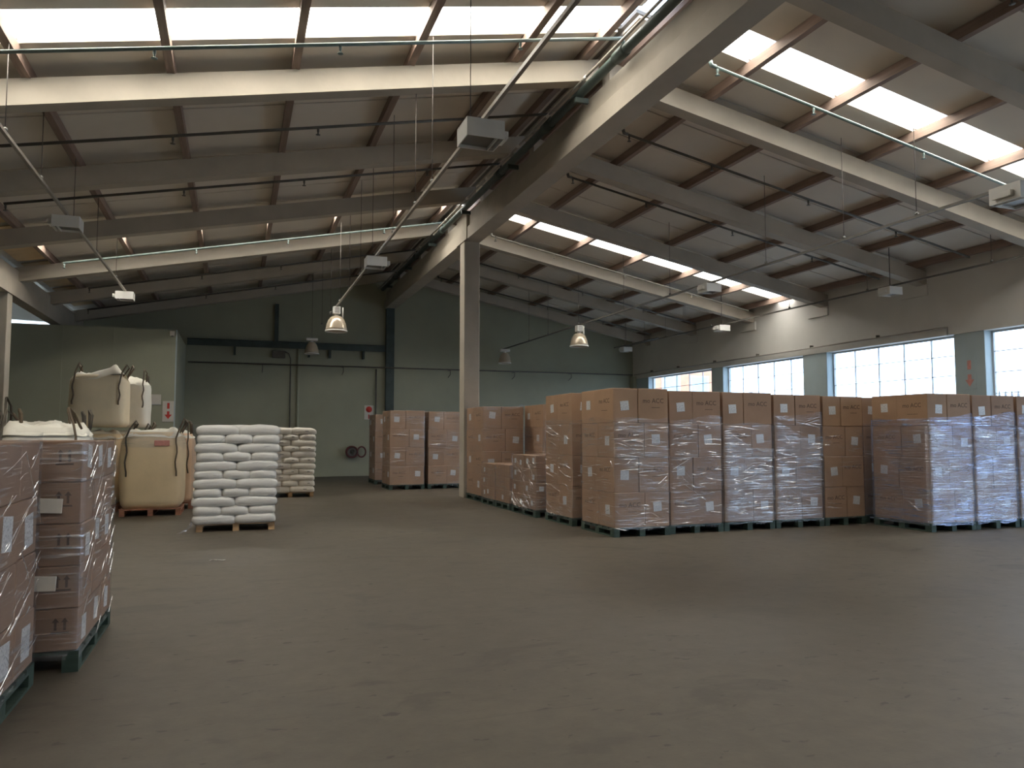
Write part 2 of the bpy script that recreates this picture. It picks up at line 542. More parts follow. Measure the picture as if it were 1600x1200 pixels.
# windows: steel frames with glazing bars
for i, (y0, y1) in enumerate(WIN):
    w = tag(link('window_%d' % (i + 1), None, (XW + .3, (y0 + y1) / 2, WZ0)),
            ['steel framed high window nearest the rear wall', 'steel framed high window second from the rear wall',
             'wide glaring high window third from the rear wall', 'high window at the right picture edge'][i], 'window', kind='structure')
    fx0, fx1 = XW + .27, XW + .33
    for (a, b, c, d) in ((y0, y0 + .05, WZ0, WZ1), (y1 - .05, y1, WZ0, WZ1), (y0 + .05, y1 - .05, WZ0, WZ0 + .05), (y0 + .05, y1 - .05, WZ1 - .05, WZ1)):
        box('frame', 'frame', fx0, fx1, a, b, c, d, w)
    nc, nr = 5, 4
    dy, dz = (y1 - y0) / nc, (WZ1 - WZ0) / nr
    for k in range(1, nc):
        box('mullion', 'frame', fx0 + .01, fx1 - .01, y0 + k * dy - .0125, y0 + k * dy + .0125, WZ0 + .05, WZ1 - .05, w)
    for r in range(1, nr):
        for k in range(nc):
            box('glazing_bar', 'frame', fx0 + .015, fx1 - .015, y0 + k * dy + .02, y0 + (k + 1) * dy - .02, WZ0 + r * dz - .009, WZ0 + r * dz + .009, w)
    for r in range(nr):
        for k in range(nc):
            box('pane', 'glass', XW + .297, XW + .303, y0 + k * dy + .02, y0 + (k + 1) * dy - .02, WZ0 + r * dz + .015, WZ0 + (r + 1) * dz - .015, w)
    box('sill', 'whitewall', XW - .03, XW + .27, y0, y1, WZ0 - .05, WZ0, w, .008)

# left outer wall, wall behind the viewer
tag(box('wall_left', 'green', XL - .3, XL, YF, YB + .3, 0, sz(6.4)), 'green painted outer wall of the side bay', 'wall', kind='structure')
wf = prism_y('wall_front', 'whitewall', [(XL, 0), (XW + .4, 0), (XW + .4, ztop(XW + .4)), (XC, ztop(XC)), (XE, ztop(XE)), (XL, sz(6.4))], YF - .3, YF)
tag(wf, 'off white wall behind the viewer', 'wall', kind='structure')

# roof
def roof_strips(skies):
    ys, cur = [], YF
    for (a, b) in skies:
        ys.append((cur, a)); cur = b
    ys.append((cur, YB + .3))
    return ys


ceil = None
for skies, xa, xb in ((SKY_R, XC, XW + .4), (SKY_L, XE - .2, XC)):
    for (a, b) in roof_strips(skies):
        za, zb = zraf(xa) + ROOF + .05, zraf(xb) + ROOF + .05
        if xa == XC: za = zraf(XC + 1e-4) + ROOF + .05
        o = prism_y('ceiling' if ceil is None else 'roof_deck', 'roofback', [(xa, za), (xb, zb), (xb, zb + .06), (xa, za + .06)], a, b, ceil)
        if ceil is None:
            ceil = tag(o, 'pitched warehouse roof with beige rafters, brown purlins and skylight strips', 'roof', kind='structure')
tag(box('ceiling_side_bay', 'roof', XL, XE - .2, YF, YB + .3, sz(6.4), sz(6.4) + .1), 'flat ceiling of the side bay beyond the eave beam', 'ceiling', kind='structure')
box('eave_infill', 'whitewall', XE - .2, XE - .05, YF, YB + .3, sz(5.9), sz(6.5), ceil)

PUR_L = [-4.25, -2.58, -0.92, 0.68, 2.32, 3.95, 5.15]
PUR_R = [5.85, 7.52, 9.2, 10.9, 12.6, 14.3, 15.75]
BAYS = [1.0 + 3.38 * k for k in range(-3, 10)]      # far lower edges of the rafters, shell units
BAYS = [b for b in BAYS if YF < b * S - .3 and b * S < YB - .2]
for side, pur, skies in ((1, PUR_R, SKY_R), (-1, PUR_L, SKY_L)):
    xa, xb = (XC + .06, XW + .02) if side == 1 else (XE - .15, XC - .06)
    # lining boards between the skylight strips
    for (a, b) in roof_strips(skies):
        n = max(1, round((b - a) / 1.17))
        d = (b - a) / n
        for k in range(n):
            y0, y1 = a + k * d + .02, a + (k + 1) * d - .02
            prism_y('roof_panel', 'roof', [(xa, zraf(xa) + ROOF), (xb, zraf(xb) + ROOF), (xb, zraf(xb) + ROOF + .045), (xa, zraf(xa) + ROOF + .045)], y0, y1, ceil)
    # translucent panes between the purlins
    xs = [p * S for p in pur]
    for (a, b) in skies:
        for x0, x1 in zip(xs[:-1], xs[1:]):
            p0, p1 = x0 + .05, x1 - .05
            prism_y('skylight_pane', 'skylight', [(p0, zraf(p0) + ROOF + .03), (p1, zraf(p1) + ROOF + .03), (p1, zraf(p1) + ROOF + .036), (p0, zraf(p0) + ROOF + .036)], a, b, ceil)
    for x in xs:
        box('purlin', 'purlin', x - .055, x + .055, YF, YB, zraf(x) + RAF_H, zraf(x) + ROOF, ceil)
    if side == -1:
        for b0, b1 in zip(BAYS[:-1], BAYS[1:]):
            e0, e1 = XE + .02, -4.3 * S
            prism_y('eave_board', 'ply', [(e0, zraf(e0) + ROOF - .03), (e1, zraf(e1) + ROOF - .03), (e1, zraf(e1) + ROOF - .012), (e0, zraf(e0) + ROOF - .012)], b0 * S + .02, b1 * S - .29, ceil)
    for bay in BAYS:
        yf = bay * S
        yn = yf - .27
        if side == 1:
            x0, x1 = XC + .1, XW
            prism_y('rafter', 'beige', [(x0, zraf(x0)), (x1, zraf(x1)), (x1, zraf(x1) + RAF_H), (x0, zraf(x0) + RAF_H)], yn, yf, ceil)
        else:
            x0, x1 = XE - .1, XC - .1
            prism_y('rafter', 'beige', [(x0, zraf(x0)), (x1, zraf(x1)), (x1, zraf(x1) + RAF_H), (x0, zraf(x0) + RAF_H)], yn, yf, ceil)

# spine beam under the ridge: web with a thicker lower flange
bz0, bz1 = sz(6.46), sz(7.12)
bx0, bx1 = XC - .21, XC + .21
prism_y('spine_beam', 'beige', [(bx0, bz0), (bx1, bz0), (bx1, bz0 + .32), (bx1 - .06, bz0 + .38), (bx1 - .06, bz1), (bx0 + .06, bz1), (bx0 + .06, bz0 + .38), (bx0, bz0 + .32)], YF, YB, ceil)
box('eave_beam', 'beige', XE - .17, XE + .13, YF, YB, sz(4.82), sz(5.22), ceil)
box('eave_beam_cap', 'beige', XE - .17, XE + .05, YF, YB, sz(5.22), sz(5.5), ceil)

# columns
cy = 19.1
c = tag(box('concrete_column', 'beige', XC - .21, XC + .21, cy, cy + .42, 0, bz0, bev=.012), 'tall beige concrete column holding up the spine beam', 'column', kind='structure')
box('beam_stiffener', 'beige', XC - .235, XC - .15, cy - .25, cy + .7, bz0, bz1, c)
c = tag(box('concrete_column', 'beige', XE - .2, XE + .1, 20.9, 21.3, 0, sz(4.82), bev=.012), 'beige concrete column cut by the left picture edge', 'column', kind='structure')
c = tag(box('concrete_column', 'beige', XC - .21, XC + .21, -3.2, -2.8, 0, bz0, bev=.012), 'beige concrete column behind the viewer', 'column', kind='structure')

# partition room in the far left corner
RX, RY, RZ = -1.8, 26.1, sz(4.76)
pr = box('wall_partition', 'green', XL + .02, RX, RY, RY + .12, 0, RZ)
tag(pr, 'flat grey green front of the boxed in room in the far left corner', 'wall', kind='structure')
box('side_panel', 'green', RX - .12, RX, RY + .12, YB - .01, 0, RZ, pr)
box('roof_slab', 'whitewall', XL + .02, RX - .12, RY + .12, YB - .01, RZ - .12, RZ, pr)
box('cover_strip', 'green', -5.0, -4.94, RY - .015, RY, 0, RZ, pr)
box('cover_strip', 'green', -3.6, -3.56, RY - .015, RY, 0, RZ, pr)
box('corner_trim', 'bluegrey', RX - .03, RX + .012, RY - .012, RY, 0, RZ, pr)

# ------------------------------------------------------------------ outside, seen through the windows
tag(box('ground_outside', 'asphalt', XW + .42, 90, -40, 120, -.3, -.05), 'pale concrete yard outside the windows', 'ground', kind='structure')
fx = XW + 5.0
fe = thing('palisade_fence', (fx, 18, -.05), 'grey steel palisade fence outside behind the windows', 'fence')
for z in (.5, 2.2):
    box('rail', 'fence', fx + .02, fx + .06, 4, 44, z, z + .05, fe)
pv = [(-.035, -.01, 0), (.035, -.01, 0), (.035, .01, 0), (-.035, .01, 0), (-.035, -.01, 2.85), (.035, -.01, 2.85), (.035, .01, 2.85), (-.035, .01, 2.85), (0, 0, 3.05)]
pf = [(0, 3, 2, 1), (0, 1, 5, 4), (1, 2, 6, 5), (2, 3, 7, 6), (3, 0, 4, 7), (4, 5, 8), (5, 6, 8), (6, 7, 8), (7, 4, 8)]
pm = bpy.data.meshes.new('pale'); pm.from_pydata([(y, x, z) for x, y, z in pv], [], [tuple(reversed(f)) for f in pf]); pm.materials.append(M['fence'])
for k in range(200):
    link('pale', pm, (fx, 4.1 + k * .2, -.05), fe)
bd = thing('brick_building', (31, 54, -.05), 'orange brick building across the yard, seen through the farthest window', 'building')
box('wall', 'brick', 26.5, 35, 50, 60, -.05, 8.2, bd)
box('roof', 'frame', 26.2, 35.3, 49.7, 60.3, 8.2, 8.6, bd)
for k in range(3):
    for z in (1.2, 4.6):
        wv = box('window', 'signwhite', 27.3 + k * 2.5, 28.9 + k * 2.5, 49.93, 50.0, z, z + 1.5, bd)
        box('window_pane', 'bluegrey', 27.42 + k * 2.5, 28.78 + k * 2.5, 49.9, 49.93, z + .1, z + 1.4, wv)


# ------------------------------------------------------------------ pallets
def pallet_parts(root, x0, y0, w, d, mat, h=.14, z=0.0):
    """top boards, nine blocks, bottom skids; boards run along x"""
    nb = 6
    bw = d / nb * .78
    for k in range(nb):
        yy = y0 + (d - bw) * k / (nb - 1)
        box('deck_board', mat, x0, x0 + w, yy, yy + bw, z + h - .022, z + h, root)
    for i in range(3):
        xx = x0 + (w - .1) * i / 2
        box('bottom_board', mat, xx, xx + .1, y0, y0 + d, z, z + .02, root)
        box('stringer', mat, xx, xx + .1, y0, y0 + d, z + h - .044, z + h - .022, root)
        for j in range(3):
            yy = y0 + (d - .13) * j / 2
            box('block', mat, xx, xx + .1, yy, yy + .13, z + .02, z + h - .044, root)


def sticker(parent, face, cx, cy_, cz, s=.15):
    t = .003
    hw = s / 2
    if face == '-y':
        o = box('shipping_label', 'sticker', cx - hw, cx + hw, cy_ - t, cy_, cz - hw, cz + hw, parent)
        o.rotation_euler[1] = random.uniform(-.12, .12)
    else:
        sg = -1 if face == '-x' else 1
        xa, xb = sorted((cx, cx + sg * t))
        o = box('shipping_label', 'sticker', xa, xb, cy_ - hw, cy_ + hw, cz - hw, cz + hw, parent)
        o.rotation_euler[0] = random.uniform(-.12, .12)
    return o


def film_ring(name, mat, x0, x1, y0, y1, z0, z1, parent, off=.008, seed=0, amp=.005, slant=0.0):
    """stretch film: a slightly wrinkled sleeve around the load, turned in over its upper edge"""
    nz = 16
    ring = []
    nx, ny = 12, 12
    x0 -= off; x1 += off; y0 -= off; y1 += off
    for k in range(nx): ring.append((x0 + (x1 - x0) * k / nx, y0, 0, -1))
    for k in range(ny): ring.append((x1, y0 + (y1 - y0) * k / ny, 1, 0))
    for k in range(nx): ring.append((x1 - (x1 - x0) * k / nx, y1, 0, 1))
    for k in range(ny): ring.append((x0, y1 - (y1 - y0) * k / ny, -1, 0))
    n = len(ring)
    v, f = [], []
    for j in range(nz + 1):
        t = j / nz
        for (x, y, ax, ay) in ring:
            zz = z0 + (z1 - z0) * t
            if j == nz: zz += noise.noise(Vector((x * 2.3, y * 2.3, seed))) * .09 + slant * (x - (x0 + x1) / 2)
            if j == 0: zz += noise.noise(Vector((x * 3.1, y * 3.1, seed + 5))) * .035
            dsp = noise.noise(Vector((x * 2.1 + seed, y * 2.1, zz * 9))) * amp + amp * .9
            v.append((x + ax * dsp, y + ay * dsp, zz))
    for j in range(nz):
        for k in range(n):
            f.append([j * n + k, j * n + (k + 1) % n, (j + 1) * n + (k + 1) % n, (j + 1) * n + k])
    o = mesh_obj(name, v, f, mat, parent, smooth=True)
    o['label'] = 'clear stretch film'
    return o


def film_folds(parent, face, x0, x1, y0, y1, z0, z1, n, slope, seed, wid=.0045):
    """bunched creases of the stretch film: low three sided ridges lying on the film"""
    rnd = random.Random(int(seed * 977) + n)
    off = .021
    v, f = [], []
    lo, hi = (x0, x1) if face == '-y' else (y0, y1)
    tries = 0
    k = 0
    while k < n and tries < n * 6:
        tries += 1
        L = rnd.uniform(.06, .34) if rnd.random() < .85 else rnd.uniform(.35, .8)
        u = rnd.uniform(lo, hi); z = rnd.uniform(z0 + .02, z1 - .02)
        if noise.noise(Vector((u * 2.2 + seed, z * 2.6, seed * 3))) < rnd.uniform(-.35, .25):
            continue
        a = slope + rnd.gauss(0, .07) if rnd.random() < .86 else rnd.uniform(-.8, .8)
        du, dz = math.cos(a) * L / 2, math.sin(a) * L / 2
        u0, u1 = max(lo, u - du), min(hi, u + du)
        za, zb = z - dz, z + dz
        if u1 - u0 < .03 or min(za, zb) < z0 or max(za, zb) > z1:
            continue
        w = wid * rnd.uniform(.5, 1.3)
        b = len(v)
        m = 4
        for i in range(m + 1):
            t = i / m
            uu = u0 + (u1 - u0) * t
            zz = za + (zb - za) * t + .006 * math.sin(t * 5 + k)
            ww = w * (1 - abs(2 * t - 1) ** 3 * .8)
            for (dn, dzz) in ((0, ww), (.004, 0), (0, -ww)):
                o = off + dn
                if face == '-y': v.append((uu, y0 - o, zz + dzz))
                elif face == '-x': v.append((x0 - o, uu, zz + dzz))
                else: v.append((x1 + o, uu, zz + dzz))
        for i in range(m):
            for q in range(3):
                f.append([b + i * 3 + q, b + i * 3 + (q + 1) % 3, b + (i + 1) * 3 + (q + 1) % 3, b + (i + 1) * 3 + q])
        k += 1
    if not v:
        return
    o = mesh_obj('film_creases', v, f, 'fold', parent)
    o['kind'] = 'stuff'
    o['label'] = 'bunched creases of clear film'


_arrow = []


def up_arrows(parent, x, y, z):
    """printed this-way-up mark: two upright arrows over a bar"""
    if not _arrow:
        v, f = [], []
        polys = [[(-.055, 0), (.055, 0), (.055, .012), (-.055, .012)]]
        for c in (-.028, .028):
            polys.append([(c - .008, .022), (c + .008, .022), (c + .008, .075), (c + .022, .075), (c, .105), (c - .022, .075), (c - .008, .075)])
        for p in polys:
            b = len(v); n = len(p)
            v += [(a, -.0012, q) for a, q in p] + [(a, 0, q) for a, q in p]
            f.append([b + i for i in range(n)]); f.append([b + n + i for i in range(n)][::-1])
            f += [[b + i, b + n + i, b + n + (i + 1) % n, b + (i + 1) % n] for i in range(n)]
        me = bpy.data.meshes.new('upright_mark'); me.from_pydata(v, [], f); me.materials.append(M['ink'])
        _arrow.append(me)
    return link('upright_mark', _arrow[0], (x, y, z), parent)


def carton_load(label, x0, x1, y0, y1, layers, top, faces=('-y', '-x'), mat='card', pmat='greenpallet', film='film', film_top=None, film_z0=.1,
                sx=.45, sy=.47, cols=(2, 2), alt=False, folds=None, fslope=0.0, fwid=.0045, yaw=0.0, group='stretch wrapped pallet loads of cartons', dense=False, lab=.15, slant=0.0, txt=None):
    w, d = x1 - x0, y1 - y0
    root = thing('wrapped_carton_pallet', ((x0 + x1) / 2, (y0 + y1) / 2, 0), label, 'carton pallet', group)
    p = part_empty('pallet', ((x0 + x1) / 2, (y0 + y1) / 2, 0), root)
    p['label'] = 'green painted wooden pallet' if pmat == 'greenpallet' else 'wooden pallet'
    pallet_parts(p, x0 - .01, y0 - .01, w + .02, d + .02, pmat)
    h = (top - .14) / layers
    g = .003
    rnd = random.Random(int(x0 * 100 + y0 * 1000))
    for l in range(layers):
        par = (layers - 1 - l) % 2
        z0 = .14 + l * h
        if cols == (2, 2):
            fx_ = sx if par == 0 else 1 - sx
            fy_ = 1 - sy if par == 0 else sy
            xs = [x0, x0 + fx_ * w, x1]
            ys = [y0, y0 + fy_ * d, y1]
        else:
            xs = [x0 + w * i / cols[0] for i in range(cols[0] + 1)]
            ys = [y0 + d * i / cols[1] for i in range(cols[1] + 1)]
        nx, ny = len(xs) - 1, len(ys) - 1
        for i in range(nx):
            for j in range(ny):
                if 0 < i < nx - 1 and 0 < j < ny - 1:
                    continue
                jx, jy = rnd.uniform(-.006, .006), rnd.uniform(-.006, .006)
                c = box('carton', mat, xs[i] + g, xs[i + 1] - g, ys[j] + g, ys[j + 1] - g, z0 + g * .5, z0 + h - g * .5, root, .007)
                c.location.x += jx; c.location.y += jy
                ex = (xs[i] + jx + g, xs[i + 1] + jx - g)
                ey = (ys[j] + jy + g, ys[j + 1] + jy - g)
                cxm, cym = sum(ex) / 2, sum(ey) / 2
                # front
                if j == 0 and '-y' in faces:
                    if cols == (2, 2):
                        if (i == 0) == (par == 0):
                            sticker(c, '-y', cxm + rnd.uniform(-.04, .04), ey[0], z0 + h * rnd.uniform(.48, .62), lab)
                        else:
                            text_on('lettering', 'mo ACC', .105, 'ink', (cxm, ey[0] - .0006, z0 + h * .64), '-y', c)
                            if rnd.random() < .75:
                                box('printed_line', 'ink', cxm - .03, cxm + .12, ey[0] - .0012, ey[0], z0 + h * .44, z0 + h * .455, c)
                    else:
                        if rnd.random() < .6: sticker(c, '-y', cxm, ey[0], z0 + h * .55, lab)
                for fc, ii, xx in (('-x', 0, ex[0]), ('+x', nx - 1, ex[1])):
                    if i == ii and fc in faces:
                        sg = -1 if fc == '-x' else 1
                        if cols == (2, 2):
                            if (j == 1) == (par == 0):
                                sticker(c, fc, xx, cym + rnd.uniform(-.05, .05), z0 + h * rnd.uniform(.48, .62), lab)
                            else:
                                text_on('lettering', 'mo ACC', .105, 'ink', (xx + sg * .0006, cym, z0 + h * .64), fc, c)
                                xa, xb = sorted((xx, xx + sg * .0012))
                                box('printed_line', 'ink', xa, xb, cym - .12, cym + .1, z0 + h * .36, z0 + h * .372, c)
                        elif (l % 2 == 0) if alt else rnd.random() < .55:
                            sticker(c, fc, xx, cym + rnd.uniform(-.04, .04), z0 + h * rnd.uniform(.4, .65), lab)
                if txt and j == 0 and i == nx - 1:
                    up_arrows(c, ex[1] - .11, ey[0], z0 + h * .42)
                    if l == layers - 1:
                        text_on('lettering', 'mo ACC', .085, 'ink', (ex[0] + .12, ey[0] - .0006, z0 + h * .55), '-y', c)
    if film:
        ft = film_top if film_top else top + .004
        film_ring('stretch_wrap', film, x0, x1, y0, y1, film_z0, ft, root, seed=x0 + y0, slant=slant)
        for fc in faces if folds is None else folds:
            cnt = (folds or {}).get(fc, 40) if folds is not None else (30 if fc == '-y' else 10)
            film_folds(root, fc, x0, x1, y0, y1, film_z0, ft - .03, cnt, fslope if fc != '-y' else fslope * .3, x0 * 1.7 + y0, fwid)
        if dense:
            film_ring('stretch_wrap', 'film_diag', x0, x1, y0, y1, film_z0 + .05, ft - .35, root, off=.016, seed=x0 - y0, amp=.006, slant=-.35)
    root.rotation_euler[2] = yaw
    return root


# row facing the viewer
carton_load('wrapped carton pallet standing at the near corner of the main row', 5.62, 6.61, 10.9, 12.1, 4, 2.35, film_top=1.86, mat='card', folds={"-y": 110, "-x": 36}, fslope=-.1)
carton_load('wrapped carton pallet just right of the row corner pallet', 6.67, 7.67, 10.97, 12.17, 4, 2.33, ('-y',), film_top=1.88, mat='card2', folds={"-y": 110})
carton_load('wrapped carton pallet under the second far window, third along the main row', 7.73, 8.73, 11.0, 12.2, 4, 2.33, ('-y',), film='film', film_top=1.80, mat='card2', sx=.42, dense=True, folds={"-y": 140})
carton_load('wrapped carton pallet under the wide window, fourth along the main row', 8.79, 9.80, 11.02, 12.22, 4, 2.31, ('-y',), film='film', film_top=1.98, mat='card2', dense=True, folds={"-y": 130})
carton_load('carton pallet at the right end of the main row before the dark gap', 9.86, 10.76, 11.04, 12.24, 4, 2.30, ('-y',), film='film_light', film_top=1.75, mat='card', folds={"-y": 22})
# row in front at the right
carton_load('carton pallet standing forward with its bare side beside the dark gap', 10.86, 11.84, 9.72, 10.92, 4, 2.30, film='film_dense', film_top=1.92, mat='card', dense=True, slant=.06, folds={"-y": 190, "-x": 6})
carton_load('heavily wrapped bluish carton pallet second from the right picture edge', 11.89, 12.89, 9.74, 10.94, 4, 2.29, ('-y',), film='film_dense', film_top=1.98, mat='card2', dense=True, slant=.08, folds={"-y": 190})
carton_load('heavily wrapped carton pallet cut by the right picture edge', 12.95, 13.95, 9.74, 10.94, 4, 2.29, ('-y',), film='film_dense', film_top=1.95, mat='card2', dense=True, folds={"-y": 150})
carton_load('carton pallet glimpsed in the dark gap between the two rows', 10.92, 11.9, 11.2, 12.4, 4, 2.3, ('-y',), film_top=1.8, mat='card2')
# file of pallets going back along the aisle
carton_load('tall wrapped carton pallet second in the file behind the row corner', 5.6, 6.6, 12.46, 13.68, 4, 2.35, film_top=1.9, mat='card', folds={"-y": 6, "-x": 60}, fslope=.2)
carton_load('low wrapped pallet of small cartons, tallest of the low ones in the aisle file', 5.52, 6.5, 14.0, 15.35, 4, 1.2, cols=(4, 4), mat='card2', film='film_diag', lab=.1, folds={"-y": 30, "-x": 60}, fslope=.5)
carton_load('low wrapped pallet of small cartons in the middle of the aisle file', 5.53, 6.5, 15.55, 16.5, 3, .96, cols=(3, 3), mat='card2', film='film_diag', lab=.1)
carton_load('low wrapped pallet of small cartons in front of the tall pallet by the column', 5.53, 6.5, 16.56, 17.5, 3, .95, cols=(3, 3), mat='card2', film='film_diag', lab=.1)
carton_load('tall wrapped carton pallet beside the foot of the column', 5.58, 6.62, 17.6, 18.98, 4, 2.29, mat='card', film='film', lab=.16)
carton_load('tall carton pallet half hidden behind the low carton pallets', 6.72, 7.72, 16.6, 17.8, 4, 2.32, mat='card', film_top=1.8)
# far group
carton_load('wrapped carton pallet in front of the rear wall left of the column', 4.28, 5.32, 22.55, 23.75, 4, 2.33, mat='card', lab=.16)
carton_load('wrapped carton pallet partly hidden beside the far column foot', 5.45, 6.49, 22.6, 23.8, 4, 2.31, ('-y',), mat='card', lab=.16)
carton_load('carton pallet deepest in the hall beneath the round red sign', 4.3, 5.34, 25.2, 26.4, 4, 2.28, mat='card2', lab=.16)
# left foreground
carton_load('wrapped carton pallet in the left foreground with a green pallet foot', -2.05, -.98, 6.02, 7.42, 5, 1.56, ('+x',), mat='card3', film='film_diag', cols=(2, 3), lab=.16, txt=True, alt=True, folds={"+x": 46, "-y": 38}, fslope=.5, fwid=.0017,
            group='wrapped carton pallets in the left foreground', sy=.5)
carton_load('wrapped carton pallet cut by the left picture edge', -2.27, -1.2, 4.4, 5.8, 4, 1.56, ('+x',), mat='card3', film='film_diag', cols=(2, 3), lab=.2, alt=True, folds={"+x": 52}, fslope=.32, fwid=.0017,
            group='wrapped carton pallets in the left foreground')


fgl = [o for o in COL.objects if o.get('label', '').endswith('green pallet foot')][0]
for (xa, za) in ((-1.24, 1.07), (-1.26, .55)):
    o = box('document_pouch', 'signwhite', xa, xa + .14, 6.0, 6.012, za, za + .1, fgl, .003)
    o.rotation_euler = (0, .05, 0)
    o['label'] = 'white paper document pouch'

# ------------------------------------------------------------------ sacks on pallets
_sack = {}


def sack_mesh(L, W, H, mat, seed):
    k = (L, W, H, mat, seed)
    if k in _sack:
        return _sack[k]
    nu, nv = 20, 10
    v, f = [], []

    def sp(a, e):
        return math.copysign(abs(a) ** e, a)
    for j in range(nv + 1):
        ph = -math.pi / 2 + math.pi * j / nv
        for i in range(nu):
            th = 2 * math.pi * i / nu
            cx_ = sp(math.cos(ph), .30)
            x = sp(math.cos(th), .32) * cx_ * L / 2
            y = sp(math.sin(th), .32) * cx_ * W / 2
            z = sp(math.sin(ph), .62) * H / 2
            e = max(abs(x) / (L / 2), .0)
            z *= 1 - .16 * e ** 4 - .14 * (abs(y) / (W / 2)) ** 5
            z += noise.noise(Vector((x * 5 + seed, y * 5, z * 6))) * .012 - .02 * e ** 3
            x += noise.noise(Vector((y * 6, z * 8 + seed, x * 2))) * .012
            y += noise.noise(Vector((x * 6 + seed * 2, z * 8, 1))) * .012
            v.append((x, y, z))
    for j in range(nv):
        for i in range(nu):
            f.append([j * nu + i, j * nu + (i + 1) % nu, (j + 1) * nu + (i + 1) % nu, (j + 1) * nu + i])
    me = bpy.data.meshes.new('sack'); me.from_pydata(v, [], f); me.materials.append(M[mat])
    for p in me.polygons: p.use_smooth = True
    _sack[k] = me
    return me


def sack_load(label, x0, x1, y0, y1, layers, top, mat, prints=False, film=False):
    w, d = x1 - x0, y1 - y0
    root = thing('sack_pallet', ((x0 + x1) / 2, (y0 + y1) / 2, 0), label, 'sack pallet', 'pallets of white sacks')
    p = part_empty('pallet', ((x0 + x1) / 2, (y0 + y1) / 2, 0), root)
    p['label'] = 'raw wooden pallet'
    pallet_parts(p, x0 + .04, y0 + .06, w - .06, d - .08, 'pallet', .13)
    h = (top - .13) / layers
    rnd = random.Random(int(x0 * 37 + 11))
    for l in range(layers):
        z = .13 + (l + .5) * h
        lean = -.012 * (l - layers / 2) * 0 + (layers - 1 - l) * -.006
        if l % 2 == 0:
            rows = [(2, y0, .40), (3, y0 + .40 * d, .60)]
        else:
            rows = [(3, y0, .60), (2, y0 + .60 * d, .40)]
        for (n, ya, fr) in rows:
            for i in range(n):
                bw = w / n
                xa = x0 + i * bw
                lw, dw = bw * 1.08, fr * d * 1.04
                s = rnd.randint(0, 5)
                o = link('sack', sack_mesh(round(lw, 3), round(dw, 3), round(h * 1.26, 3), mat, s), (xa + bw / 2 + rnd.uniform(-.012, .012) + (l - 5) * .004 * (1 if x0 < 0 else .5), ya + fr * d / 2 + rnd.uniform(-.012, .012), z), root)
                o.rotation_euler = (rnd.uniform(-.02, .02), rnd.uniform(-.025, .025), rnd.uniform(-.03, .03) + (math.pi if rnd.random() < .5 else 0))
                if prints and ya == y0 and rnd.random() < .6:
                    pr_ = mesh_obj('print', [(o.location.x + root.location.x + bw * .05, y0 - .02, z + .008), (o.location.x + root.location.x + bw * .2, y0 - .02, z + .008),
                                             (o.location.x + root.location.x + bw * .2, y0 - .02, z - .006), (o.location.x + root.location.x + bw * .05, y0 - .02, z - .006),
                                             (o.location.x + root.location.x + bw * .05, y0 + .03, z + .008), (o.location.x + root.location.x + bw * .2, y0 + .03, z + .008),
                                             (o.location.x + root.location.x + bw * .2, y0 + .03, z - .006), (o.location.x + root.location.x + bw * .05, y0 + .03, z - .006)],
                                   [(0, 1, 2, 3), (4, 7, 6, 5), (0, 4, 5, 1), (1, 5, 6, 2), (2, 6, 7, 3), (3, 7, 4, 0)], 'pipe', root)
    if film:
        film_ring('stretch_wrap', 'film_light', x0, x1, y0, y1, .1, top + .01, root, off=.045, seed=9, amp=.008)
        film_folds(root, '-y', x0, x1, y0 - .035, y1, .14, top - .02, 34, 0.0, 3.3, .003)
        # loose end of film lying by the pallet corner
        v, f = [], []
        for i in range(7):
            for j in range(5):
                a, b = i / 6, j / 4
                v.append((x0 - .02 - .22 * a + .05 * noise.noise(Vector((a * 4, b * 4, 2))), y0 + .02 - .1 * b - .06 * a, .005 + .2 * (1 - a) ** 2 * (1 - .5 * b) + .03 * noise.noise(Vector((a * 5, b * 5, 0))) ** 2))
        for i in range(6):
            for j in range(4):
                f.append([i * 5 + j, i * 5 + j + 1, (i + 1) * 5 + j + 1, (i + 1) * 5 + j])
        o = mesh_obj('loose_film_end', v, f, 'film_dense', root, smooth=True)
    return root


sack_load('tall pallet of shiny white plastic sacks standing alone on the floor', -.62, .68, 13.75, 14.95, 11, 1.76, 'sack', film=True)
sack_load('pallet of printed cream sacks farther back beside the white sack stack', .74, 1.97, 20.7, 21.9, 11, 1.78, 'sack2', prints=True)


